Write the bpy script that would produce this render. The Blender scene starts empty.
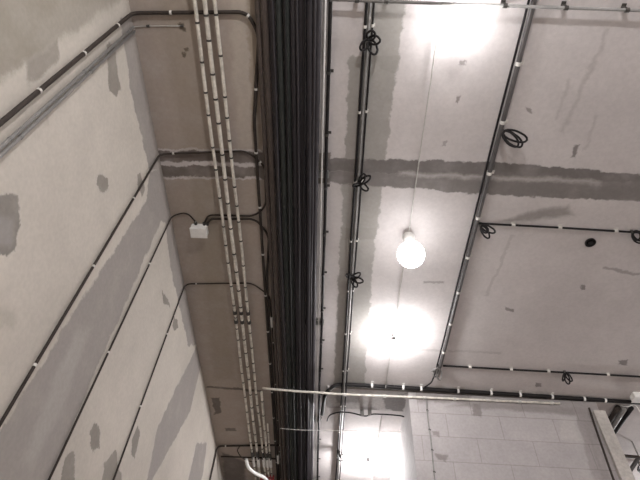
import bpy, bmesh, math, random
from mathutils import Vector, Matrix
random.seed(7)
C = bpy.context.scene.collection
H, CZ, F = 4.1, 1.6, 518.0          # ceiling height, camera height, focal length in pixels
PI = math.pi

# ------------------------------------------------------------------ camera axes (from the vanishing points)
Zc = Vector((31, -409, 518)).normalized()
Yc = Vector((-15, 656, 518)); Yc = (Yc - Zc * Yc.dot(Zc)).normalized()
Xc = Yc.cross(Zc)
M = Matrix((Xc, Yc, Zc))            # camera (right, down, forward) -> world

def ray(px, py):
    return M @ Vector((px - 320, py - 240, F))
def P(px, py, d=0.0):               # point on the plane d below the ceiling
    r = ray(px, py); t = (H - CZ - d) / r.z
    return Vector((r.x * t, r.y * t, H - d))
XL, YB = -0.985, 3.44               # left wall plane, partition front plane
def L(px, py, x=XL):
    r = ray(px, py); t = x / r.x
    return Vector((x, r.y * t, CZ + r.z * t))
def W(px, py, y=YB):
    r = ray(px, py); t = y / r.y
    return Vector((r.x * t, y, CZ + r.z * t))
def onX(px, py, x):                 # depth below the ceiling at which this sight line has the given x
    r = ray(px, py); t = x / r.x
    return Vector((x, r.y * t, CZ + r.z * t))

# ------------------------------------------------------------------ materials
def srgb(r, g, b):
    f = lambda v: (v / 255 / 12.92) if v / 255 <= .04045 else ((v / 255 + .055) / 1.055) ** 2.4
    return (f(r), f(g), f(b), 1)

class NT:
    def __init__(s, name):
        s.m = bpy.data.materials.new(name); s.m.use_nodes = True
        s.t = s.m.node_tree; s.n = s.t.nodes; s.b = s.n['Principled BSDF']
    def new(s, typ, **kw):
        n = s.n.new(typ)
        for k, v in kw.items(): setattr(n, k, v)
        return n
    def link(s, a, b): s.t.links.new(a, b)
    def math(s, op, a, b=None, c=None):
        n = s.new('ShaderNodeMath', operation=op)
        for i, v in enumerate((a, b, c)):
            if v is None: continue
            if isinstance(v, (int, float)): n.inputs[i].default_value = v
            else: s.link(v, n.inputs[i])
        return n.outputs[0]
    def mix(s, fac, a, b, blend='MIX'):
        n = s.new('ShaderNodeMix', data_type='RGBA', blend_type=blend)
        for sock, v in ((n.inputs[0], fac), (n.inputs[6], a), (n.inputs[7], b)):
            if isinstance(v, (int, float)): sock.default_value = v
            elif isinstance(v, tuple): sock.default_value = v
            else: s.link(v, sock)
        return n.outputs[2]
    def noise(s, vec, scale, detail=4, rough=.6):
        n = s.new('ShaderNodeTexNoise'); n.inputs['Scale'].default_value = scale
        n.inputs['Detail'].default_value = detail; n.inputs['Roughness'].default_value = rough
        s.link(vec, n.inputs['Vector']); return n
    def ramp(s, val, a, b, lo=0., hi=1.):
        n = s.new('ShaderNodeMapRange', interpolation_type='SMOOTHSTEP')
        s.link(val, n.inputs[0])
        for i, v in enumerate((a, b, lo, hi)): n.inputs[i + 1].default_value = v
        return n.outputs[0]

def concrete(name, base, patches=(), axes=(0, 1), wob=.05, bricks=None, bump=.25, mott=.16, fine=.10):
    """patches: (points, colour, softness, strength); points are 3D points in the surface plane, convex."""
    k = NT(name)
    pos = k.new('ShaderNodeTexCoord').outputs['Object']
    n1 = k.noise(pos, 1.3, 5); n2 = k.noise(pos, 7, 5); n3 = k.noise(pos, 55, 3)
    dark = tuple(c * (1 - mott) for c in base[:3]) + (1,)
    lite = tuple(min(1, c * (1 + mott)) for c in base[:3]) + (1,)
    col = k.mix(k.ramp(n1.outputs['Fac'], .3, .7), dark, lite)
    # warped position for the trowelled edges
    wn = k.noise(pos, 11, 6, .7)
    sub = k.new('ShaderNodeVectorMath', operation='SUBTRACT'); k.link(wn.outputs['Color'], sub.inputs[0]); sub.inputs[1].default_value = (.5, .5, .5)
    sc = k.new('ShaderNodeVectorMath', operation='SCALE'); k.link(sub.outputs[0], sc.inputs[0]); sc.inputs['Scale'].default_value = wob * 5.5
    ad = k.new('ShaderNodeVectorMath', operation='ADD'); k.link(pos, ad.inputs[0]); k.link(sc.outputs[0], ad.inputs[1])
    wp = ad.outputs[0]
    a, b = axes
    for pts, pc, soft, strength in patches:
        q = [(p[a], p[b]) for p in pts]
        cx = sum(p[0] for p in q) / len(q); cy = sum(p[1] for p in q) / len(q)
        q.sort(key=lambda p: math.atan2(p[1] - cy, p[0] - cx))
        d = None
        for i in range(len(q)):
            (x0, y0), (x1, y1) = q[i], q[(i + 1) % len(q)]
            ln = math.hypot(x1 - x0, y1 - y0)
            if ln < 1e-5: continue
            nx, ny = -(y1 - y0) / ln, (x1 - x0) / ln
            if nx * (cx - x0) + ny * (cy - y0) < 0: nx, ny = -nx, -ny
            dn = k.new('ShaderNodeVectorMath', operation='DOT_PRODUCT'); k.link(wp, dn.inputs[0])
            v = [0, 0, 0]; v[a] = nx; v[b] = ny; dn.inputs[1].default_value = v
            e = k.math('ADD', dn.outputs['Value'], -(nx * x0 + ny * y0))
            d = e if d is None else k.math('MINIMUM', d, e)
        f = k.ramp(d, -soft, soft, 0, strength)
        vr = k.math('MULTIPLY', f, k.ramp(n2.outputs['Fac'], .25, .6, .75, 1.0))
        col = k.mix(vr, col, pc)
    if bricks:
        x0, z0, bw, bh = bricks
        mp = k.new('ShaderNodeCombineXYZ'); sp = k.new('ShaderNodeSeparateXYZ'); k.link(pos, sp.inputs[0])
        k.link(k.math('ADD', sp.outputs[a], -x0), mp.inputs[0]); k.link(k.math('ADD', sp.outputs[b], -z0), mp.inputs[1])
        bt = k.new('ShaderNodeTexBrick'); k.link(mp.outputs[0], bt.inputs['Vector'])
        bt.inputs['Scale'].default_value = 1; bt.inputs['Brick Width'].default_value = bw; bt.inputs['Row Height'].default_value = bh
        bt.inputs['Mortar Size'].default_value = .004; bt.inputs['Mortar Smooth'].default_value = .6
        bt.inputs['Color1'].default_value = (1, 1, 1, 1); bt.inputs['Color2'].default_value = (.92, .92, .92, 1); bt.inputs['Mortar'].default_value = (.66, .64, .63, 1)
        col = k.mix(.75, col, bt.outputs['Color'], 'MULTIPLY')
    g = k.ramp(n3.outputs['Fac'], .3, .7, 1 - fine, 1 + fine)
    g2 = k.math('MULTIPLY', g, k.ramp(n2.outputs['Fac'], .3, .7, 1 - fine * .8, 1 + fine * .8))
    cc = k.new('ShaderNodeCombineColor')
    for i in range(3): k.link(g2, cc.inputs[i])
    col = k.mix(1.0, col, cc.outputs[0], 'MULTIPLY')
    k.link(col, k.b.inputs['Base Color'])
    k.b.inputs['Roughness'].default_value = .85
    bp = k.new('ShaderNodeBump'); bp.inputs['Strength'].default_value = bump; bp.inputs['Distance'].default_value = .006
    k.link(k.math('ADD', n2.outputs['Fac'], k.math('MULTIPLY', n3.outputs['Fac'], .3)), bp.inputs['Height'])
    k.link(bp.outputs[0], k.b.inputs['Normal'])
    return k.m

def plain(name, c, rough=.5, metal=0., var=.12, scale=30, spec=.5):
    k = NT(name)
    pos = k.new('ShaderNodeTexCoord').outputs['Object']
    n = k.noise(pos, scale, 3)
    col = k.mix(k.ramp(n.outputs['Fac'], .3, .7), tuple(v * (1 - var) for v in c[:3]) + (1,), tuple(min(1, v * (1 + var)) for v in c[:3]) + (1,))
    k.link(col, k.b.inputs['Base Color'])
    k.b.inputs['Roughness'].default_value = rough; k.b.inputs['Metallic'].default_value = metal; k.b.inputs['Specular IOR Level'].default_value = spec
    return k.m

def glow(name, strength, c=(.99, .985, 1, 1)):
    k = NT(name)
    k.b.inputs['Base Color'].default_value = (.9, .9, .9, 1)
    k.b.inputs['Emission Color'].default_value = c; k.b.inputs['Emission Strength'].default_value = strength
    return k.m

m_black = plain('black_cable_sheath', (.012, .010, .010, 1), .55, spec=.25)
m_trunk = [plain('trunk_sheath_black', (.038, .033, .036, 1), .5, spec=.3), plain('trunk_sheath_green_black', (.04, .043, .04, 1), .5, spec=.3),
           plain('trunk_sheath_brown_black', (.075, .058, .05, 1), .5, spec=.3)]
m_dark = plain('dark_cable_sheath', (.042, .033, .028, 1), .65, spec=.2)
m_grey = plain('grey_plastic_conduit', (.22, .21, .2, 1), .45)
m_slate = plain('slate_plastic_conduit', (.075, .068, .066, 1), .5)
m_pale = plain('pale_plastic_conduit', (.66, .62, .55, 1), .45, var=.2, scale=25)
m_white = plain('white_plastic', (.78, .76, .73, 1), .4, var=.05)
m_clip = plain('pale_clip_plastic', (.6, .57, .53, 1), .5)
m_dclip = plain('dark_clip_plastic', (.05, .045, .04, 1), .5)
m_wire = plain('pale_wire', (.5, .48, .45, 1), .5)
m_steel = plain('galvanised_steel', (.4, .4, .39, 1), .4, .8)
m_red = plain('red_plastic', (.22, .03, .03, 1), .5)

# ------------------------------------------------------------------ mesh helpers
def obj(name, bm, mat, parent=None, smooth=False):
    me = bpy.data.meshes.new(name)
    bmesh.ops.recalc_face_normals(bm, faces=bm.faces)
    bm.to_mesh(me); bm.free()
    if smooth:
        for p in me.polygons: p.use_smooth = True
    me.materials.append(mat)
    o = bpy.data.objects.new(name, me); C.objects.link(o)
    if parent: o.parent = parent
    return o
def tag(o, label, cat, group=None):
    o['label'] = label; o['category'] = cat
    if group: o['group'] = group
    return o
def struct(name, bm, mat):
    o = obj(name, bm, mat); o['kind'] = 'structure'; return o
def empty(name, loc):
    o = bpy.data.objects.new(name, None); C.objects.link(o); o.location = loc; return o
def add_box(bm, lo, hi, bevel=0.):
    lo, hi = Vector(lo), Vector(hi)
    r = bmesh.ops.create_cube(bm, size=1, matrix=Matrix.Translation((lo + hi) / 2) @ Matrix.Diagonal((*(hi - lo), 1)))
    if bevel:
        es = list({e for v in r['verts'] for e in v.link_edges})
        bmesh.ops.bevel(bm, geom=es, offset=bevel, segments=2, affect='EDGES', profile=.6)
def box_at(bm, c, ax, ay, az, size, bevel=0.):      # oriented box
    mt = Matrix((ax, ay, az)).transposed().to_4x4(); mt.translation = c
    r = bmesh.ops.create_cube(bm, size=1, matrix=mt @ Matrix.Diagonal((*size, 1)))
    if bevel:
        es = list({e for v in r['verts'] for e in v.link_edges})
        bmesh.ops.bevel(bm, geom=es, offset=bevel, segments=2, affect='EDGES')
def fillet(pts, rad, n=7):
    out = [Vector(pts[0])]
    for i in range(1, len(pts) - 1):
        p, a, b = Vector(pts[i]), Vector(pts[i - 1]), Vector(pts[i + 1])
        u, v = a - p, b - p
        r = min(rad, u.length * .48, v.length * .48)
        s, e = p + u.normalized() * r, p + v.normalized() * r
        for k in range(n + 1):
            t = k / n
            out.append(s * (1 - t) ** 2 + p * 2 * t * (1 - t) + e * t ** 2)
    out.append(Vector(pts[-1]))
    res = [out[0]]
    for p in out[1:]:
        if (p - res[-1]).length > 1e-4: res.append(p)
    return res
def add_tube(bm, pts, r, seg=10, caps=True, rfun=None):
    pts = [Vector(p) for p in pts]; n = len(pts); rings = []
    t = (pts[1] - pts[0]).normalized()
    ref = Vector((0, 0, 1)) if abs(t.z) < .9 else Vector((1, 0, 0))
    u = (ref - t * ref.dot(t)).normalized()
    for i, p in enumerate(pts):
        t = ((pts[min(i + 1, n - 1)] - p).normalized() + (p - pts[max(i - 1, 0)]).normalized()).normalized()
        u = (u - t * u.dot(t)).normalized(); v = t.cross(u)
        rr = rfun(i) if rfun else r
        rings.append([bm.verts.new(p + (u * math.cos(2 * PI * k / seg) + v * math.sin(2 * PI * k / seg)) * rr) for k in range(seg)])
    for a, b in zip(rings, rings[1:]):
        for k in range(seg): bm.faces.new((a[k], a[(k + 1) % seg], b[(k + 1) % seg], b[k]))
    if caps: bm.faces.new(rings[0]); bm.faces.new(list(reversed(rings[-1])))
def add_lathe(bm, prof, c, axis, seg=28):
    axis = axis.normalized(); ref = Vector((1, 0, 0)) if abs(axis.x) < .9 else Vector((0, 1, 0))
    u = (ref - axis * ref.dot(axis)).normalized(); v = axis.cross(u); rings = []
    for r, h in prof:
        if r < 1e-5: rings.append([bm.verts.new(c + axis * h)])
        else: rings.append([bm.verts.new(c + axis * h + (u * math.cos(2 * PI * k / seg) + v * math.sin(2 * PI * k / seg)) * r) for k in range(seg)])
    for a, b in zip(rings, rings[1:]):
        for k in range(seg):
            k2 = (k + 1) % seg
            if len(a) == 1 and len(b) > 1: bm.faces.new((a[0], b[k2], b[k]))
            elif len(b) == 1 and len(a) > 1: bm.faces.new((a[k], a[k2], b[0]))
            elif len(a) > 1: bm.faces.new((a[k], a[k2], b[k2], b[k]))
def jitter(pts, amp, step=.12):
    """resample with a slight hand-laid wander across the run"""
    out = []; ph = [random.uniform(0, 6.28) for _ in range(4)]; s = 0
    for a, b in zip(pts, pts[1:]):
        n = max(1, int((b - a).length / step))
        d = (b - a).normalized(); side = d.cross(Vector((0, 0, 1)))
        if side.length < .3: side = Vector((0, 1, 0))
        side.normalize()
        for i in range(n):
            q = a.lerp(b, i / n); ss = s + (b - a).length * i / n
            out.append(q + side * amp * (math.sin(ss * 2.3 + ph[0]) + .6 * math.sin(ss * 6.1 + ph[1])))
        s += (b - a).length
    out.append(pts[-1]); return out
def surf_dir(p):                    # towards the surface a clip is fixed to
    ds = [(H - p.z, Vector((0, 0, 1)))]
    ds.append((abs(p.x - XL), Vector((-1, 0, 0))))
    if .0 < p.x < 2.25: ds.append((abs(YB - p.y), Vector((0, 1, 0))))
    return min(ds, key=lambda q: q[0])
def along(pts, s):
    for a, b in zip(pts, pts[1:]):
        l = (b - a).length
        if s <= l: return a.lerp(b, s / l), (b - a).normalized()
        s -= l
    return pts[-1], (pts[-1] - pts[-2]).normalized()
def length(pts): return sum((b - a).length for a, b in zip(pts, pts[1:]))
def nearest_s(pts, q):
    best = (9e9, 0); s = 0
    for a, b in zip(pts, pts[1:]):
        l = (b - a).length; t = max(0, min(1, (q - a).dot(b - a) / (l * l)))
        d = (a.lerp(b, t) - q).length
        if d < best[0]: best = (d, s + t * l)
        s += l
    return best[1]
def clip(parent, p, t, r, mat, ln=.012, foot=True, k=1.3, name='clip'):
    bm = bmesh.new()
    add_tube(bm, [p - t * ln / 2, p + t * ln / 2], r * k, 12)
    if foot:
        d, n = surf_dir(p)
        if r < d < .12:
            side = t.cross(n).normalized()
            box_at(bm, p + n * (d / 2), t, side, n, (ln, r * 1.6, d))
            box_at(bm, p + n * (d - .0015) + side * r * .8, t, side, n, (ln * 1.1, r * 3.4, .003))
    return obj(name, bm, mat, parent)
def run(name, label, cat, pts, r, mat, group=None, fil=.06, clips=None, cmat=None, cs=.25, c0=.1, cmax=99, cln=.012, wander=0., foot=True, ck=1.3, jit=.0):
    pp = fillet(pts, fil) if len(pts) > 2 else [Vector(p) for p in pts]
    if wander: pp = jitter(pp, wander)
    bm = bmesh.new(); add_tube(bm, pp, r, 10)
    o = obj(name, bm, mat, smooth=True); tag(o, label, cat, group)
    if cmat:
        if clips is None:
            s, n = c0, 0; Lm = length(pp)
            while s < Lm and n < cmax:
                p, t = along(pp, s)
                if -.1 < p.y < 5.6 and p.x < 3.2 and p.z > 1.9:
                    clip(o, p, t, r, cmat, cln, foot, ck); n += 1
                s += cs * (1 + random.uniform(-jit, jit))
        else:
            for q in clips:
                p, t = along(pp, nearest_s(pp, q)); clip(o, p, t, r, cmat, cln, foot, ck)
    return o, pp

# ------------------------------------------------------------------ the room shell
cb = srgb(198, 191, 189)
grey_band = srgb(150, 146, 140)
pc = lambda pts, col, soft=.006, st=1.: ([P(*p) for p in pts], col, soft, st)
ceil_p = [
    # plaster strip running along the room beside the trunk cables
    pc([(370, -20), (408, -20), (397, 75), (364, 60)], grey_band, .006, .9),
    pc([(349, 56), (398, 56), (376, 240), (341, 240)], grey_band, .006, .9),
    pc([(341, 228), (376, 228), (364, 388), (333, 388)], grey_band, .006, .85),
    # joint band crossing the room
    pc([(130, 150), (265, 152), (265, 163), (130, 160)], srgb(108, 98, 92)),
    pc([(130, 166), (265, 166), (265, 178), (130, 176)], srgb(112, 103, 96)),
    pc([(262, 150), (330, 152), (330, 184), (262, 180)], srgb(120, 112, 106)),
    pc([(326, 147), (440, 157), (560, 164), (700, 168), (700, 184), (326, 172)], srgb(112, 106, 103)),
    pc([(326, 172), (700, 182), (700, 203), (520, 197), (326, 182)], srgb(122, 116, 113)),
    pc([(400, 172), (600, 180), (600, 184), (400, 176)], srgb(176, 170, 166), .015, .8),
    # left strip between the trunk cables and the wall: brownish slab, the trunk run's shade painted into its colour
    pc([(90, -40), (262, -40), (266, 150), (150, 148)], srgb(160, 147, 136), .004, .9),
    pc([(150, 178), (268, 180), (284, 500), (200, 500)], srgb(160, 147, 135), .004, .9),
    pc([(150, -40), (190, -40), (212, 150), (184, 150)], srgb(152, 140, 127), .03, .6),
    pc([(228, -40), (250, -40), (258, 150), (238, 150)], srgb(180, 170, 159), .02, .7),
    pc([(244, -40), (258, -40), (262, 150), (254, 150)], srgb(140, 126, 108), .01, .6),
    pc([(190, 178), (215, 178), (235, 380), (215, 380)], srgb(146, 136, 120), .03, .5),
    pc([(207, 386), (262, 390), (262, 392), (207, 388)], srgb(80, 74, 68), .004, .8),
    pc([(211, 398), (220, 398), (221, 413), (215, 415)], srgb(98, 90, 84), .006, .9),
    pc([(226, 428), (236, 428), (236, 431), (226, 431)], srgb(90, 84, 78), .004, .8),
    pc([(222, 452), (246, 462), (244, 492), (226, 492)], srgb(96, 88, 84), .02, .8),
    pc([(186, 48), (189, 47), (190, 52), (187, 53)], srgb(95, 84, 72), .005, .9),
    pc([(183, 54), (187, 54), (186, 58), (183, 57)], srgb(95, 84, 72), .005, .9),
    pc([(178, 26), (184, 25), (183, 32), (179, 31)], srgb(95, 84, 72), .005, .9),
    # smears, scratches and stains on the right
    pc([(520, 214), (566, 206), (572, 216), (500, 222)], srgb(136, 130, 126), .02, .8),
    pc([(512, 234), (515, 234), (488, 296), (485, 296)], srgb(150, 143, 140), .004, .35),
    pc([(606, 30), (610, 30), (564, 132), (560, 132)], srgb(148, 141, 138), .01, .4),
    pc([(576, 144), (580, 144), (575, 158), (571, 158)], srgb(104, 97, 94), .006, .8),
    pc([(568, 80), (572, 80), (558, 120), (555, 120)], srgb(150, 143, 140), .008, .35),
    pc([(596, 115), (600, 115), (586, 150), (583, 150)], srgb(150, 143, 140), .008, .35),
    pc([(424, 281), (444, 282), (444, 284), (424, 283)], srgb(140, 134, 130), .004, .7),
    pc([(593, 264), (604, 268), (640, 273), (640, 275), (600, 272)], srgb(128, 120, 117), .006, .6),
    pc([(505, 307), (515, 309), (514, 312), (506, 310)], srgb(118, 110, 107), .004, .8),
    pc([(580, 285), (585, 285), (585, 290), (580, 290)], srgb(110, 102, 100), .004, .8),
    pc([(619, 360), (628, 360), (627, 365), (619, 364)], srgb(110, 102, 100), .006, .8),
    pc([(536, 383), (542, 383), (542, 387), (536, 387)], srgb(118, 110, 108), .006, .8),
    pc([(460, 60), (465, 60), (465, 66), (460, 66)], srgb(130, 122, 119), .004, .8),
    pc([(455, 96), (460, 97), (457, 104), (454, 102)], srgb(128, 120, 117), .004, .8),
    pc([(442, 142), (446, 141), (444, 148), (441, 147)], srgb(140, 132, 130), .004, .7),
    pc([(526, 106), (532, 107), (530, 114), (527, 113)], srgb(132, 124, 121), .004, .8),
    pc([(336, 345), (500, 352), (500, 354), (336, 347)], srgb(165, 158, 155), .004, .5),
]
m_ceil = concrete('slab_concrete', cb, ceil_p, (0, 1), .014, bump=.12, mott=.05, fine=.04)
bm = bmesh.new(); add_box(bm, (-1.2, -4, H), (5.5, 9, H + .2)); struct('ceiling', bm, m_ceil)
bm = bmesh.new(); add_box(bm, (-1.2, -4, -.2), (5.5, 9, 0)); struct('floor', bm, concrete('floor_screed', srgb(185, 180, 174), (), (0, 1)))

wb = srgb(188, 180, 170); wg = srgb(147, 140, 135); wd = srgb(134, 127, 119)
lc = lambda pts, col, soft=.006, st=1.: ([L(*p) for p in pts], col, soft, st)
left_p = [
    lc([(-160, -40), (128, -40), (127, 4), (60, 44), (-40, 108), (-160, 190)], srgb(136, 129, 117), .02, .9),
    lc([(60, 0), (118, 0), (112, 12), (50, 50), (30, 40)], srgb(160, 153, 143), .03, .5),
    lc([(28, 60), (60, 40), (58, 60), (28, 84)], srgb(132, 125, 116), .012, .8),
    lc([(120, 18), (135, 14), (166, 172), (149, 170), (132, 95)], wg, .006),
    lc([(106, 42), (114, 45), (121, 90), (116, 96), (109, 90)], wd, .005),
    lc([(150, 172), (166, 170), (178, 222), (163, 222), (146, 205)], wg, .006),
    lc([(152, 188), (171, 198), (140, 270), (108, 345), (45, 490), (-40, 490), (0, 425), (85, 295)], wg, .008),
    lc([(70, 330), (90, 330), (62, 410), (30, 470), (20, 455), (45, 400)], srgb(168, 162, 157), .03, .6),
    lc([(-20, 195), (17, 195), (20, 215), (17, 252), (12, 256), (-20, 248)], srgb(120, 114, 108), .005, .95),
    lc([(-10, 215), (14, 215), (14, 248), (-10, 246)], srgb(150, 145, 142), .02, .7),
    lc([(-20, 306), (15, 308), (16, 328), (-20, 330)], srgb(164, 157, 146), .02, .7),
    lc([(97, 175), (101, 173), (108, 177), (109, 188), (101, 193), (96, 184)], wd, .004),
    lc([(138, 175), (141, 172), (145, 190), (142, 196), (138, 188)], wd, .004, .9),
    lc([(160, 222), (178, 218), (199, 345), (180, 345), (171, 270)], wg, .006),
    lc([(161, 284), (164, 286), (167, 296), (175, 302), (172, 308), (163, 302)], wd, .004),
    lc([(174, 315), (177, 318), (178, 327), (175, 332), (172, 326)], wd, .004),
    lc([(176, 335), (202, 335), (209, 378), (190, 412), (172, 490), (126, 490), (158, 425)], wg, .008),
    lc([(213, 396), (219, 440), (207, 442), (196, 490), (186, 490), (200, 428)], wg, .006),
    lc([(95, 421), (100, 427), (99, 450), (94, 452), (89, 447), (90, 430)], wd, .004),
    lc([(72, 452), (75, 458), (74, 490), (60, 490), (64, 460)], wd, .004),
    lc([(116, 450), (122, 478), (121, 490), (100, 490), (105, 462)], wd, .005, .9),
    lc([(138, 424), (140, 430), (135, 458), (131, 456), (132, 440)], wd, .004),
    lc([(45, 110), (50, 110), (48, 122), (44, 122)], srgb(165, 156, 147), .01, .6),
]
m_left = concrete('plastered_wall', wb, left_p, (1, 2), .016, bump=.2, mott=.07, fine=.04)
bm = bmesh.new(); add_box(bm, (-1.2, -4, 0), (XL, 9, H)); struct('wall_left', bm, m_left)
m_plain = concrete('bare_block_wall', srgb(178, 172, 168), (), (0, 2))
bm = bmesh.new(); add_box(bm, (5.5, -4, 0), (5.7, 9, H)); struct('wall_right', bm, m_plain)
bm = bmesh.new(); add_box(bm, (-1.2, -4.2, 0), (5.7, -4, H)); struct('wall_rear', bm, m_plain)
bm = bmesh.new(); add_box(bm, (-1.2, 9, 0), (5.7, 9.2, H)); struct('wall_end', bm, m_plain)

# block partition straight ahead
XA, XB = W(411, 420).x, W(603, 420).x
wc = lambda pts, col, soft=.006, st=1.: ([W(*p) for p in pts], col, soft, st)
smud = srgb(120, 113, 110)
part_p = [
    wc([(411, 386), (640, 402), (640, 414), (411, 399)], srgb(140, 133, 130), .02, .7),
    wc([(416, 393), (470, 396), (468, 403), (418, 402)], smud, .02, .8),
    wc([(470, 402), (584, 409), (584, 416), (450, 406)], smud, .02, .7),
    wc([(473, 404), (480, 404), (481, 417), (473, 415)], smud, .01, .8),
    wc([(432, 431), (440, 432), (440, 437), (433, 436)], smud, .008, .7),
    wc([(434, 454), (448, 455), (446, 462), (438, 460)], smud, .008, .8),
    wc([(573, 408), (588, 409), (612, 480), (594, 480)], srgb(146, 139, 137), .01, .8),
    wc([(562, 418), (572, 419), (580, 440), (560, 440)], srgb(182, 176, 173), .02, .6),
]
zc1, zc2 = W(470, 415).z, W(470, 438).z
m_part = concrete('aerated_block_wall', srgb(168, 162, 161), part_p, (0, 2), .014, bricks=(W(448, 430).x, zc1, [.4][0], zc1 - zc2), bump=.15, mott=.06, fine=.05)
bm = bmesh.new(); add_box(bm, (XA, YB, 0), (XB, 9, H)); struct('wall_partition', bm, m_part)
# concrete post at the free end of the partition
xp0, xp1 = W(590, 412).x, W(602, 412).x
bm = bmesh.new(); add_box(bm, (xp0 + .012, YB - .03, 0), (XB + .03, YB, W(596, 410, YB - .03).z), .004); struct('trim_2', bm, concrete('post_concrete', srgb(178, 172, 166), (), (0, 2)))
# shallow beam over the passage beside it
yb2 = P(370, 412, .04).y
beam_p = [pc([(383, 394), (405, 393), (404, 411), (386, 407)], srgb(112, 106, 104), .01, .9),
          pc([(336, 392), (360, 393), (358, 401), (336, 400)], srgb(120, 114, 112), .015, .8),
          pc([(362, 405), (378, 406), (376, 413), (362, 412)], srgb(120, 114, 112), .012, .8),
          pc([(330, 404), (345, 404), (344, 412), (330, 412)], srgb(136, 128, 126), .012, .8)]
bm = bmesh.new(); add_box(bm, (0.005, YB, H - .02), (XA, yb2, H)); struct('trim_1', bm, concrete('beam_concrete', srgb(176, 170, 168), beam_p, (0, 1), .02))

# ------------------------------------------------------------------ trunk run of heavy cables under the ceiling
YE, YS = 8.95, -3.9
ordn = ['first', 'second', 'third', 'fourth', 'fifth', 'sixth', 'seventh', 'eighth', 'ninth', 'tenth']
for y in (-1.9, -.5, .25, 1.5, 2.7, 3.9, 5.1, 6.3):
    bm = bmesh.new(); add_box(bm, (-.40, y - .02, H - .022), (-.04, y + .02, H))
    far = {.25: 'steel strut behind the heavy cables nearest the top edge', 1.5: 'steel strut behind the heavy cables at the dark ceiling joint',
           2.7: 'steel strut behind the heavy cables level with the glowing lower ceiling bulb', 3.9: 'steel strut behind the heavy cables just past the white conduit crossing'}
    tag(obj('mounting_strut', bm, m_steel), far.get(y, 'steel strut behind the heavy cables out of view'), 'bracket', 'struts carrying the heavy cables')
xs = -.398; k = 0
for r, mi in ((.012, 2), (.016, 2), (.015, 0), (.017, 1), (.014, 1), (.017, 0), (.0175, 0), (.0175, 0), (.0165, 0)):
    x = xs + r; xs = x + r + .002
    lo = .024
    pts = jitter([Vector((x, YS, H - lo - r)), Vector((x, YE, H - lo - r))], .0007, .25)
    bm = bmesh.new(); add_tube(bm, pts, r, 12)
    tag(obj('trunk_cable', bm, m_trunk[mi], smooth=True),
        f'{ordn[k]} heavy dark cable of the wide trunk run, counted from the pale conduits', 'cable', 'heavy cables of the trunk run')
    k += 1
# thinner dark cables lying along the underside of the trunk run
k = 0
for x, r in ((-.315, .006), (-.262, .007), (-.205, .006), (-.176, .005), (-.128, .007)):
    pts = jitter([Vector((x, YS, H - .064 - r)), Vector((x, YE, H - .064 - r))], .002, .2)
    bm = bmesh.new(); add_tube(bm, pts, r, 8)
    o = tag(obj('slim_cable', bm, m_black if k % 2 else m_trunk[0], smooth=True), f'{ordn[k]} slim cable strapped under the heavy trunk run, counted from the pale conduits', 'cable', 'slim cables under the trunk run')
    k += 1
# lone black cable on the lit side of the trunk run
run('edge_cable', 'black cable running alone along the lit edge of the heavy trunk run', 'cable',
    [Vector((-.060, YS, H - .03)), Vector((-.053, YE, H - .03))], .0095, m_black, cmat=m_dclip, cs=.33, c0=.2, wander=.0015, cln=.014, ck=1.15)
run('lit_gap_strip', 'pale thin strip standing in for the lit ceiling gap beside the lone black cable', 'conduit',
    [Vector((-.0815, YS, H - .03)), Vector((-.0755, YE, H - .03))], .0042, m_white)  # white tube drawn in place of the lit ceiling gap

# ------------------------------------------------------------------ dark cables that climb the left wall and cross to the trunk run
def wall_x(r): return XL + r + .004
def lane(x, y, d): return Vector((x, y, H - d))
def climb(label, ypx, r, rest, name='climbing_cable', mat=None, clips=None, cm=None, cs=.4, c0=.3, cln=.016, extra=None):
    y = P(*ypx).y
    d = r + .004
    pts = [Vector((wall_x(r), y, .35)), Vector((wall_x(r), y, H - d))] + rest(d)
    return run(name, label, 'cable', pts, r, mat or m_dark, 'dark cables climbing the pale wall', fil=.045, cmat=cm or m_clip, cs=cs, c0=c0, cln=.011, foot=False, ck=1.18)
G = P
o, pp = climb('thick dark cable climbing the pale wall near the top corner and crossing the ceiling', (127, 12), .0085,
      lambda d: [G(247, 12, d), G(259, 34, d), lane(-.440, 1.2, d), lane(-.440, YE, d)], cs=.36)
o, pp = climb('dark cable leaving the wall at the dark ceiling joint, looping down to the white box', (157, 153), .0056,
      lambda d: [G(247, 151, d), G(265, 166, d), G(266, 206, d), G(255, 216, d), G(208, 215, d), G(204.5, 223, d)], cs=.5)
o, pp = climb('thin dark cable climbing the wall and arching into the white box', (172, 215), .0045,
      lambda d: [G(187, 212, d), G(196, 222.5, d)], cs=.6)
o, ppE = climb('thin dark cable crossing the ceiling below the white box, with a white sleeve', (185, 283), .0046,
      lambda d: [G(252, 283, d), G(270, 296, d), lane(-.408, 2.75, d), lane(-.408, YE, d)], cs=.5)
p, t = along(ppE, nearest_s(ppE, G(273, 322, .01)))
bm = bmesh.new(); add_tube(bm, [p - t * .05, p + t * .05], .011, 12); obj('sleeve', bm, m_white, o)['label'] = 'white sleeve'
o, pp = climb('dark cable leaving the wall at the far bottom corner and crossing to the trunk run', (219, 445), .008,
      lambda d: [G(283, 445, d)], cs=.5)
d = .011
o, ppG = run('box_cable', 'dark cable from the white box bending down along the trunk run', 'cable',
      [G(207.5, 223, d), G(211, 219, d), G(256, 219, d), G(269, 236, d), lane(-.424, 2.3, d), lane(-.424, YE, d)], .0065, m_dark, fil=.05)
p, t = along(ppG, nearest_s(ppG, G(281, 459, .01)))
bm = bmesh.new(); add_tube(bm, [p - t * .07, p + t * .07], .013, 12); obj('sleeve', bm, m_white, o)['label'] = 'white sleeve'
run('crossing_cable', 'thin dark cable crossing the ceiling just beyond the last thick wall cable', 'cable',
    [P(221, 456.5, .01), P(266, 458, .01), P(284, 459.5, .01)], .006, m_dark)
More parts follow.
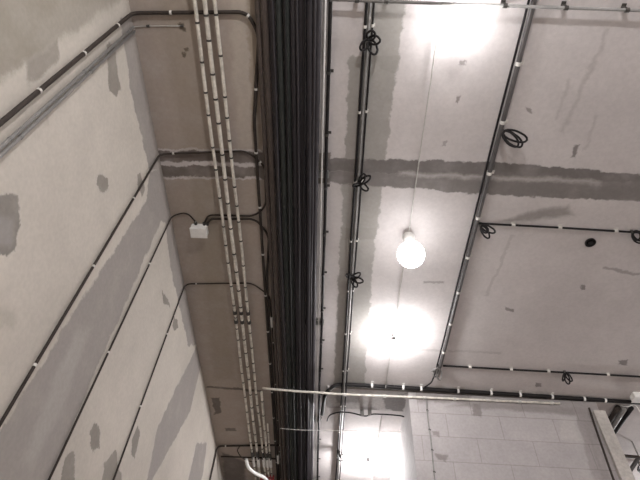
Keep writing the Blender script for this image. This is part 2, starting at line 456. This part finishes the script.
run('slack_cable', 'thin dark cable hanging in a slack curve near the pale conduit couplers', 'cable',
    [P(240, 446, .012), P(237, 450, .05), P(240, 456, .07), P(247, 461, .05), P(258, 462, .012)], .0045, m_dark, fil=.12)
# pair of grey conduits stopping short of the ceiling
yb = P(131, 27).y
for i, (dy, lab) in enumerate(((-.012, 'grey conduit on the pale wall under the thick dark cable, upper of its pair'), (.012, 'grey conduit on the pale wall under the thick dark cable, lower of its pair'))):
    run('climbing_conduit', lab, 'conduit', [Vector((XL + .013, yb + dy * .8, .35)), Vector((XL + .013, yb + dy * .8, H - .035))], .0062, m_grey,
        'twin grey conduits on the pale wall', cmat=m_grey, cs=.55, c0=.4 + .05 * i, cln=.012, foot=False, ck=1.2)
run('thin_wire', 'thin pale wire from the top of the twin wall conduits across the ceiling', 'wire',
    [Vector((XL + .012, yb, H - .03)), P(133, 27, .004), P(148, 26, .004), P(184, 26, .004)], .0022, m_wire, fil=.02,
    clips=[P(148, 26, .004), P(182, 26, .004)], cmat=m_dclip, ck=2.6, cln=.014)

# white junction box
c = P(199.5, 230.5, .026)
bm = bmesh.new(); add_box(bm, c + Vector((-.048, -.034, -.022)), c + Vector((.048, .034, .026)), .005)
jb = obj('junction_box', bm, m_white); tag(jb, 'small white square junction box on the dim ceiling strip beside the pale conduits', 'junction box')
bm = bmesh.new(); add_box(bm, c + Vector((-.051, -.037, -.029)), c + Vector((.051, .037, -.0225)), .003); obj('lid', bm, m_white, jb)
for px in (195.7, 204.2, 207.6):
    q = P(px, 223.5, .012)
    bm = bmesh.new(); add_tube(bm, [Vector((q.x, c.y - .034, c.z + .014)), Vector((q.x, c.y - .052, c.z + .014))], .009, 10); obj('cable_gland', bm, m_dclip, jb)

# ------------------------------------------------------------------ pale conduits along the dim strip
d = .034
cond = [((194.5, 0), (252, 450)), ((204.5, 0), (257, 450)), ((215, 0), (262.5, 450))]
names = ['pale conduit nearest the white junction box, first of the long three', 'pale conduit in the middle of the long three', 'pale conduit nearest the trunk run among the long three']
CL = []
for i, (a, b) in enumerate(cond):
    A, B = P(*a, d), P(*b, d); s = (B.x - A.x) / (B.y - A.y)
    f = lambda y: Vector((A.x + s * (y - A.y), y, H - d))
    o, pp = run('conduit', names[i], 'conduit', [f(YS), f(YE)], .0085 if i != 1 else .0105, m_pale, 'pale conduits along the dim ceiling strip',
                cmat=m_dclip, cs=.155, c0=3.75 + .02 * i, cln=.009, wander=.0022, ck=1.22, jit=.35, foot=False)
    CL.append((o, pp))
for i, (a, ypx2) in enumerate((((261.5, 392), (266.5, 450)), ((267.5, 424), (271, 450)))):
    A, B = P(*a, d), P(*ypx2, d)
    o, pp = run('conduit', ['short pale conduit starting under the white crossing conduit', 'short pale conduit nearest the trunk run at the bottom edge'][i], 'conduit',
                [A, Vector((B.x, YE, H - d))], .0095 if i == 0 else .006, m_pale, 'pale conduits along the dim ceiling strip', cmat=m_dclip, cs=.2, c0=.12, wander=.0015, jit=.3, foot=False, cln=.009, ck=1.22)
    CL.append((o, pp))
for o, pp in CL:
    r = .014
    for py, mt, ln, nm in ((455.5, m_dclip, .11, 'coupler'), (461.5, m_white, .17, 'coupler')):
        x = 256 + 5
        yy = P(x, py, d).y
        s0 = min(range(len(pp)), key=lambda i: abs(pp[i].y - yy)); p, t = along(pp, nearest_s(pp, Vector((pp[s0].x, yy, H - d))))
        bm = bmesh.new(); add_tube(bm, [p - t * ln / 2, p + t * ln / 2], r, 12); obj(nm, bm, mt, o)['label'] = 'dark collar' if mt is m_dclip else 'white sleeve'
for o, pp in CL[:3]:
    yy = P(240, 317, d).y
    for dy in (-.045, .045):
        s0 = min(pp, key=lambda q: abs(q.y - yy - dy)); p, t = along(pp, nearest_s(pp, Vector((s0.x, yy + dy, H - d))))
        bm = bmesh.new(); add_tube(bm, [p - t * .014, p + t * .014], .0145, 12); obj('coupler', bm, m_dclip, o)['label'] = 'dark collar'
run('flexible_pipe', 'white flexible pipe curving under the pale conduits at the bottom edge', 'pipe',
    [P(246, 459, .05), P(248, 468, .09), P(256, 474, .1), P(264, 477, .1), P(272, 486, .07)], .0155, m_white, fil=.2)
q = P(268, 481, .055)
bm = bmesh.new(); add_box(bm, q + Vector((-.075, -.05, -.03)), q + Vector((.06, .08, .04)), .012)
rb = obj('red_fitting', bm, m_red); tag(rb, 'dark red fitting among the pale conduits at the bottom edge', 'fitting')
bm = bmesh.new(); add_box(bm, q + Vector((-.02, -.012, .04)), q + Vector((.02, .03, .054))); obj('bracket', bm, m_steel, rb)

# white conduit crossing under the trunk run and along the head of the partition
zb = W(440, 398.5, YB - .012)
run('crossing_conduit', 'white conduit crossing under the trunk run and following the head of the block wall', 'conduit',
    [P(263, 388, .05), P(270, 389, .085), P(300, 391.5, .088), P(326, 393, .088), Vector((.06, YB - .015, H - .085)), W(440, 398.2, YB - .014), W(560, 403.5, YB - .014)], .0085, m_pale,
    fil=.05, cmat=m_clip, clips=[W(x, 393.5 + (x - 320) * .042, YB - .014) for x in (345, 385, 425, 455, 488, 520, 552)], cln=.02)
run('strung_wire', 'thin white wire strung across under the trunk run and passage', 'wire',
    [P(280, 428.5, .09), P(300, 430, .094), P(330, 430.5, .094), P(403, 431.5, .09)], .0024, m_white, fil=.05)

# ------------------------------------------------------------------ slack coils
def coil(label, attach, fans, r=.0055, group='slack cable coils on the ceiling', mat=None):
    """fans: (px, py, depth, width) of each loop's far end"""
    pts = []
    A = attach
    for (px, py, dd, w) in fans:
        B = P(px, py, dd); ax = B - A; ln = ax.length; u = ax.normalized()
        side = u.cross(Vector((0, 0, 1))); side = (side + Vector((0, 0, .35))).normalized()
        ctr = A + ax * .5
        n = 16
        for j in range(n):
            th = PI + 2 * PI * j / n
            pts.append(ctr + u * math.cos(th) * ln / 2 + side * math.sin(th) * w / 2 + Vector((random.uniform(-1, 1), random.uniform(-1, 1), 0)) * .001)
    pts.append(A + Vector((.004, .004, 0)))
    bm = bmesh.new(); add_tube(bm, pts, r, 8)
    o = obj('cable_coil', bm, mat or m_black, smooth=True); tag(o, label, 'cable coil', group)
    bm = bmesh.new(); box_at(bm, Vector((A.x, A.y, (A.z + H) / 2)), Vector((1, 0, 0)), Vector((0, 1, 0)), Vector((0, 0, 1)), (.016, .012, H - A.z + .006)); obj('tie', bm, m_dclip, o)
    return o

# trio: conduit with a black cable on each side, right of the trunk run
def follow(pa, pb, d, off=0.):
    A, B = P(*pa, d), P(*pb, d); s = (B.x - A.x) / (B.y - A.y)
    return lambda y, dd=d: Vector((A.x + off + s * (y - A.y), y, H - dd))
f0 = follow((370.5, 0), (338.5, 470), .014)
for off, r, mt, nm, lab, cl in ((-.0175, .0068, m_black, 'cable', 'black cable on the trunk side of the grey conduit passing the three upper coils', m_clip),
                            (.0, .0068, m_grey, 'conduit', 'grey conduit between two black cables beside the trunk run', None),
                            (.0165, .0052, m_black, 'cable', 'black cable on the bulb side of the grey conduit passing the three upper coils', m_clip)):
    f = follow((370.5, 0), (338.5, 470), .014, off)
    run(nm, lab, nm, [f(YS), f(3.28), f(YB - .05, .042), f(yb2 + .05, .042), f(yb2 + .2), f(YE)], r, mt, 'cables of the narrow run', fil=.08, wander=.001, cmat=cl, cs=.42, c0=.3 + abs(off) * 6, cln=.013, ck=1.18)
coil('tangled black coil on the narrow run near the top edge', P(369, 40, .03), [(361, 50, .05, .04), (380, 40, .06, .04), (376, 54, .06, .04), (373, 31, .05, .04)])
coil('small black coil on the narrow run at the dark ceiling joint', P(360, 184, .03), [(370, 176, .06, .03), (368, 190, .06, .03), (364, 174, .055, .03), (353, 186, .05, .03)])
coil('small black coil on the narrow run below the ceiling joint, near the round bulb', P(352, 279, .03), [(363, 281, .06, .04), (360, 273, .06, .03), (347, 274, .05, .04), (357, 287, .05, .03)])
coil('small black coil at the foot of the narrow run in the passage', P(339, 452, .03), [(342, 461, .07, .05), (341, 458, .09, .05)])

# right-hand run: grey conduit with a black cable
f1 = follow((534, 0), (437, 378), .016)
yk = P(437, 374).y
run('conduit', 'grey conduit running down the ceiling past the bare bulbs to the block wall', 'conduit', [f1(YS), f1(yk)], .012, m_slate, 'cables of the side run', wander=.002, cmat=m_clip, cs=.3, c0=.25, cln=.018, ck=1.15)
f2 = follow((534, 0), (437, 378), .011, -.0235)
run('cable', 'black cable alongside the grey side conduit, curving off at the block wall', 'cable', [f2(YS), f2(yk - .05), P(434, 376, .02), P(431.5, 383, .02), P(424, 387.5, .02)], .0055, m_black, 'cables of the side run', wander=.0015, fil=.05)
coil('black coil fanning out from the side conduit above the ceiling joint', P(503, 132, .035), [(522, 146, .07, .05), (527, 140, .07, .05), (518, 146, .08, .05)])
coil('black coil at the corner where the upper cross cable leaves the side conduit', P(481, 226, .03), [(488, 232, .06, .035), (495, 232, .07, .035), (489, 238, .06, .035)])
coil('grey tangle of cable where the side conduit meets the block wall', P(438, 368, .03), [(432, 371, .05, .04), (440, 380, .06, .04), (435, 377, .05, .05)], mat=m_grey)
# cross cables
def cross(label, a, b, r, n, cm, tail=None, clips=None):
    A, B = P(*a, r + .005), P(*b, r + .005); s = (B.y - A.y) / (B.x - A.x)
    E2 = Vector((5.45, A.y + s * (5.45 - A.x), A.z))
    return run('cross_cable', label, 'cable', [A, E2], r, m_black, 'black cables crossing the ceiling', cmat=cm, cs=.34, c0=.2, wander=.0015, cln=.022, ck=1.1, jit=.3)
cross('upper black cross cable from the side conduit, passing the round hole', (479, 223.5), (640, 232.5), .0065, 4, m_clip)
cross('lower black cross cable from the side conduit, just above the block wall', (443, 366), (640, 376.5), .007, 4, m_clip)
coil('black coil on the upper cross cable at the picture edge', P(633, 233, .025), [(642, 242, .06, .05), (640, 238, .06, .05), (648, 240, .06, .05)])
coil('small black coil hanging from the lower cross cable', P(565, 373, .02), [(569, 384, .06, .035), (572, 381, .07, .03), (563, 381, .06, .03)])
# pale conduit across the top edge
A, B = P(330, -.5, .042), P(640, 10.5, .042)
run('conduit', 'long pale grey conduit crossing the ceiling along the top edge', 'conduit', [A, A.lerp(B, 4.0)], .007, m_grey,
    cmat=m_dclip, clips=[P(x, (x - 330) * .0355 - .5, .042) for x in (357, 386, 505, 566, 627)], cln=.018, ck=1.5)
# thick cable in the corner of ceiling and block wall
d = .016
tp = [Vector((-.03, 3.72, H - .075)), P(325, 394, .075), P(333, 385.5, d + .02), P(344, 384.3, d), P(440, 390, d), P(560, 397.5, d), P(636, 402.5, d), Vector((5.45, P(636, 402.5, d).y, H - d))]
run('corner_cable', 'thick black cable with white clips where ceiling meets block wall', 'cable', tp, .0155, m_black, fil=.07,
    cmat=m_white, clips=[P(x, 384 + (x - 340) * .0625, d) for x in (372, 403, 421, 458, 491, 520, 552, 584, 605)], cln=.016, ck=1.08)
# swag of cable under the beam
run('swag_cable', 'thin black cable swagging along the beam above the lit passage', 'cable',
    [P(327, 421, .056), P(329, 415, .056), P(338, 412, .057), P(350, 412.5, .057), P(360, 415, .057), P(366, 416.5, .056), P(372, 414, .057), P(388, 414.5, .057), P(404, 416, .057), P(409, 421, .057)], .0055, m_black, fil=.05,
    cmat=m_grey, clips=[P(362, 415.5, .056), P(370, 415, .056)], cln=.03, ck=1.6)
# cord down the block wall, cable down the post
run('hanging_cord', 'thin pale cord hanging down the block wall beside the passage', 'cord',
    [W(426, 398, YB - .02), W(428, 420, YB - .006), W(431, 440, YB - .006), W(435, 482, YB - .006), Vector((W(435, 482).x + .02, YB - .006, .6))], .0045, m_grey, fil=.1,
    cmat=m_dclip, cs=.16, c0=.1, cln=.008, cmax=8)
yp = YB - .036
run('post_cable', 'dark cable running down the concrete post at the wall end', 'cable',
    [W(589, 408, yp), W(597, 432, yp), W(606, 458, yp), W(615, 484, yp), Vector((W(615, 484, yp).x, yp, .4))], .0075, m_dark, fil=.1)
# wide white fitting and cable bunch at the far corner
q = P(640, 397.5, .03)
bm = bmesh.new(); add_box(bm, q + Vector((-.06, -.035, -.02)), q + Vector((.09, .035, .03)), .012)
o = obj('junction_box', bm, m_white); tag(o, 'white rounded junction box on the corner cable at the picture edge', 'junction box')
bm = bmesh.new(); add_box(bm, q + Vector((-.062, -.037, -.026)), q + Vector((.092, .037, -.0205)), .002); obj('lid', bm, m_white, o)
run('loose_wire', 'thin white loose wire drooping below the junction box at the picture edge', 'wire',
    [P(620, 405.5, .03), P(628, 407, .07), P(635, 404, .03), P(641, 413, .12)], .003, m_white, fil=.06)
xe = P(632, 410, .03).x
for i, (dx, r, dd) in enumerate(((-.11, .02, .026), (-.06, .022, .028), (-.012, .018, .024))):
    pts = jitter([Vector((xe + dx, P(630, 405).y, H - dd)), Vector((xe + dx, 5.0, H - dd))], .006, .15)
    bm = bmesh.new(); add_tube(bm, pts, r, 10)
    tag(obj('bunched_cable', bm, (m_dark, m_grey, m_black)[i], smooth=True), ['dark bunched cable nearest the post behind the block wall end', 'grey bunched cable in the middle behind the block wall end', 'black bunched cable farthest from the post behind the wall end'][i], 'cable', 'cables bunched behind the wall end')
# steel bracket and coil in the room beyond
a, b, e = P(619, 455.5, .14), P(639, 457, .14), P(628, 474, .14)
br = empty('ceiling_bracket', P(630, 452)); tag(br, 'grey bracket with a dark bar hanging in the room past the post', 'bracket')
def bpart(name, p0, p1, w, h, mat):
    bm = bmesh.new(); u = (p1 - p0); l = u.length; u.normalize(); s = u.cross(Vector((0, 0, 1))).normalized()
    box_at(bm, (p0 + p1) / 2, u, s, s.cross(u), (l, w, h), .002); bm.transform(Matrix.Translation(-br.location)); obj(name, bm, mat, br)
bpart('bar', a, b, .02, .02, m_dark); bpart('arm', b, e, .03, .02, m_slate)
for p in (b,):
    bm = bmesh.new(); add_tube(bm, [p, Vector((p.x, p.y, H))], .006, 8); bm.transform(Matrix.Translation(-br.location)); obj('hanger', bm, m_grey, br)
bm = bmesh.new(); add_tube(bm, [e - Vector((0, 0, .02)), e + Vector((0, 0, .02))], .016, 14); bm.transform(Matrix.Translation(-br.location)); obj('end_cap', bm, m_dark, br)
coil('small black coil in the room past the post, at the picture edge', P(640, 465, .03), [(639, 471, .06, .04), (642, 473, .06, .04)])
# round hole
q = P(590, 242)
hole = empty('ceiling_socket', q); tag(hole, 'round black open socket in the bare ceiling under the upper cross cable', 'socket')
bm = bmesh.new(); add_lathe(bm, [(.030, .0), (.032, -.010), (.027, -.012), (.024, -.002), (0, -.0015)], Vector((0, 0, 0)), Vector((0, 0, 1))); obj('rim', bm, m_black, hole, True)
bm = bmesh.new(); add_lathe(bm, [(.0, -.0125), (.012, -.0125), (.012, -.002), (0, -.002)], Vector((0, 0, 0)), Vector((0, 0, 1))); obj('insert', bm, m_black, hole)

# ------------------------------------------------------------------ festoon wire and bulbs
XW = P(406, 254, .03).x
A, B = P(437, 40, .03), P(394, 331, .03)
s = (B.x - A.x) / (B.y - A.y); fw = lambda y, dd=.03: Vector((A.x + s * (y - A.y), y, H - dd))
run('bulb_wire', 'thin pale wire the bare bulbs hang from, running along the ceiling', 'wire', [fw(YS), fw(YB - .05)], .0032, m_wire, wander=.001)
run('passage_wire', 'thin pale wire feeding the bulb in the lit passage', 'wire', [fw(yb2 + .03), fw(YE)], .0032, m_wire)

def lamp(label, top, ctr, R, mat, group='bare bulbs on the wire', dark=m_black):
    o = empty('ceiling_bulb', top); tag(o, label, 'light bulb', group)
    ax = (ctr - top); ln = ax.length; ax.normalize()
    bm = bmesh.new(); n0 = R * .45
    neck = ln - R * .95
    prof = [(0, 0), (n0 * .6, 0), (n0, .008), (n0 * 1.05, max(.02, neck)), (n0 * .8, max(.022, neck + .003)), (0, max(.022, neck + .003))]
    add_lathe(bm, prof, Vector((0, 0, 0)), ax, 20); obj('socket', bm, dark, o, True)
    bm = bmesh.new(); pr = []
    for i in range(0, 17):
        th = PI * (.12 + .88 * i / 16)
        pr.append((R * math.sin(th) if i < 16 else 0, ln - R * math.cos(th)))
    add_lathe(bm, pr, Vector((0, 0, 0)), ax, 32); obj('glass_globe', bm, mat, o, True)
    bm = bmesh.new(); add_tube(bm, [Vector((0, 0, -.002)), Vector((0, 0, H - top.z))], .004, 8); obj('hook', bm, m_dclip, o)
    return o
g_main = glow('lit_bulb_glass', 150.); g_pass = glow('lit_bulb_glass_passage', 330.); g_top = glow('lit_bulb_glass_small', 45.); g_fill = glow('fill_bulb_glass', 255.); g_fill_big = glow('fill_bulb_glass_hanging', 390.); g_dim = glow('opal_globe_glass', 9.)
def hang(px, py, x): return onX(px, py, x)
c2 = hang(411, 254.5, fw(2.06).x); lamp('round opal globe bulb glowing in the middle of the ceiling wire', Vector((c2.x, c2.y, H - .03)), c2, .078, g_dim, dark=m_white)
t1 = P(457, 20, .02); c1 = t1 + Vector((0, 0, -.085)); lamp('glaring bare bulb at the top edge of the wire', t1, c1, .04, g_top)
t3 = P(393, 337, .028); c3 = t3 + Vector((0, 0, -.085)); lamp('glaring bare bulb close above the block wall and corner cable', t3, c3, .04, g_main)
t4 = P(368, 458, .028); c4 = t4 + Vector((0, 0, -.085)); lamp('glaring bare bulb lighting the passage beside the block wall', t4, c4, .04, g_pass)
for x, y, dd, g in ((.3, -1.0, 1.0, g_fill_big), (.4, -2.8, .35, g_fill), (3.4, -1.5, .35, g_fill), (4.2, 1.6, .35, g_fill), (3.7, 4.7, .35, g_fill)):  # fill bulbs added out of frame to raise the room's overall brightness
    t = Vector((x, y, H - .03)); b = Vector((x, y, H - dd + .1))
    if dd > .5: t = b
    lamp('added fill bulb out of view', t, Vector((x, y, H - dd)), .06, g, 'added fill bulbs out of view')

# ------------------------------------------------------------------ camera, world, view
cam = bpy.data.cameras.new('camera'); co = bpy.data.objects.new('camera', cam); C.objects.link(co)
cam.sensor_fit = 'HORIZONTAL'; cam.sensor_width = 36; cam.lens = F / 640 * 36; cam.clip_start = .05
R = Matrix((M.col[0], -M.col[1], -M.col[2])).transposed()
co.matrix_world = Matrix.Translation((0, 0, CZ)) @ R.to_4x4()
sc = bpy.context.scene; sc.camera = co
w = bpy.data.worlds.new('world'); sc.world = w; w.use_nodes = True
w.node_tree.nodes['Background'].inputs[0].default_value = (.5, .5, .5, 1); w.node_tree.nodes['Background'].inputs[1].default_value = .1
sc.view_settings.view_transform = 'Standard'; sc.view_settings.look = 'None'; sc.view_settings.gamma = 1; sc.view_settings.use_curve_mapping = False
sc.view_settings.exposure = .87
sc.cycles.use_denoising = True; sc.cycles.max_bounces = 8; sc.cycles.diffuse_bounces = 6
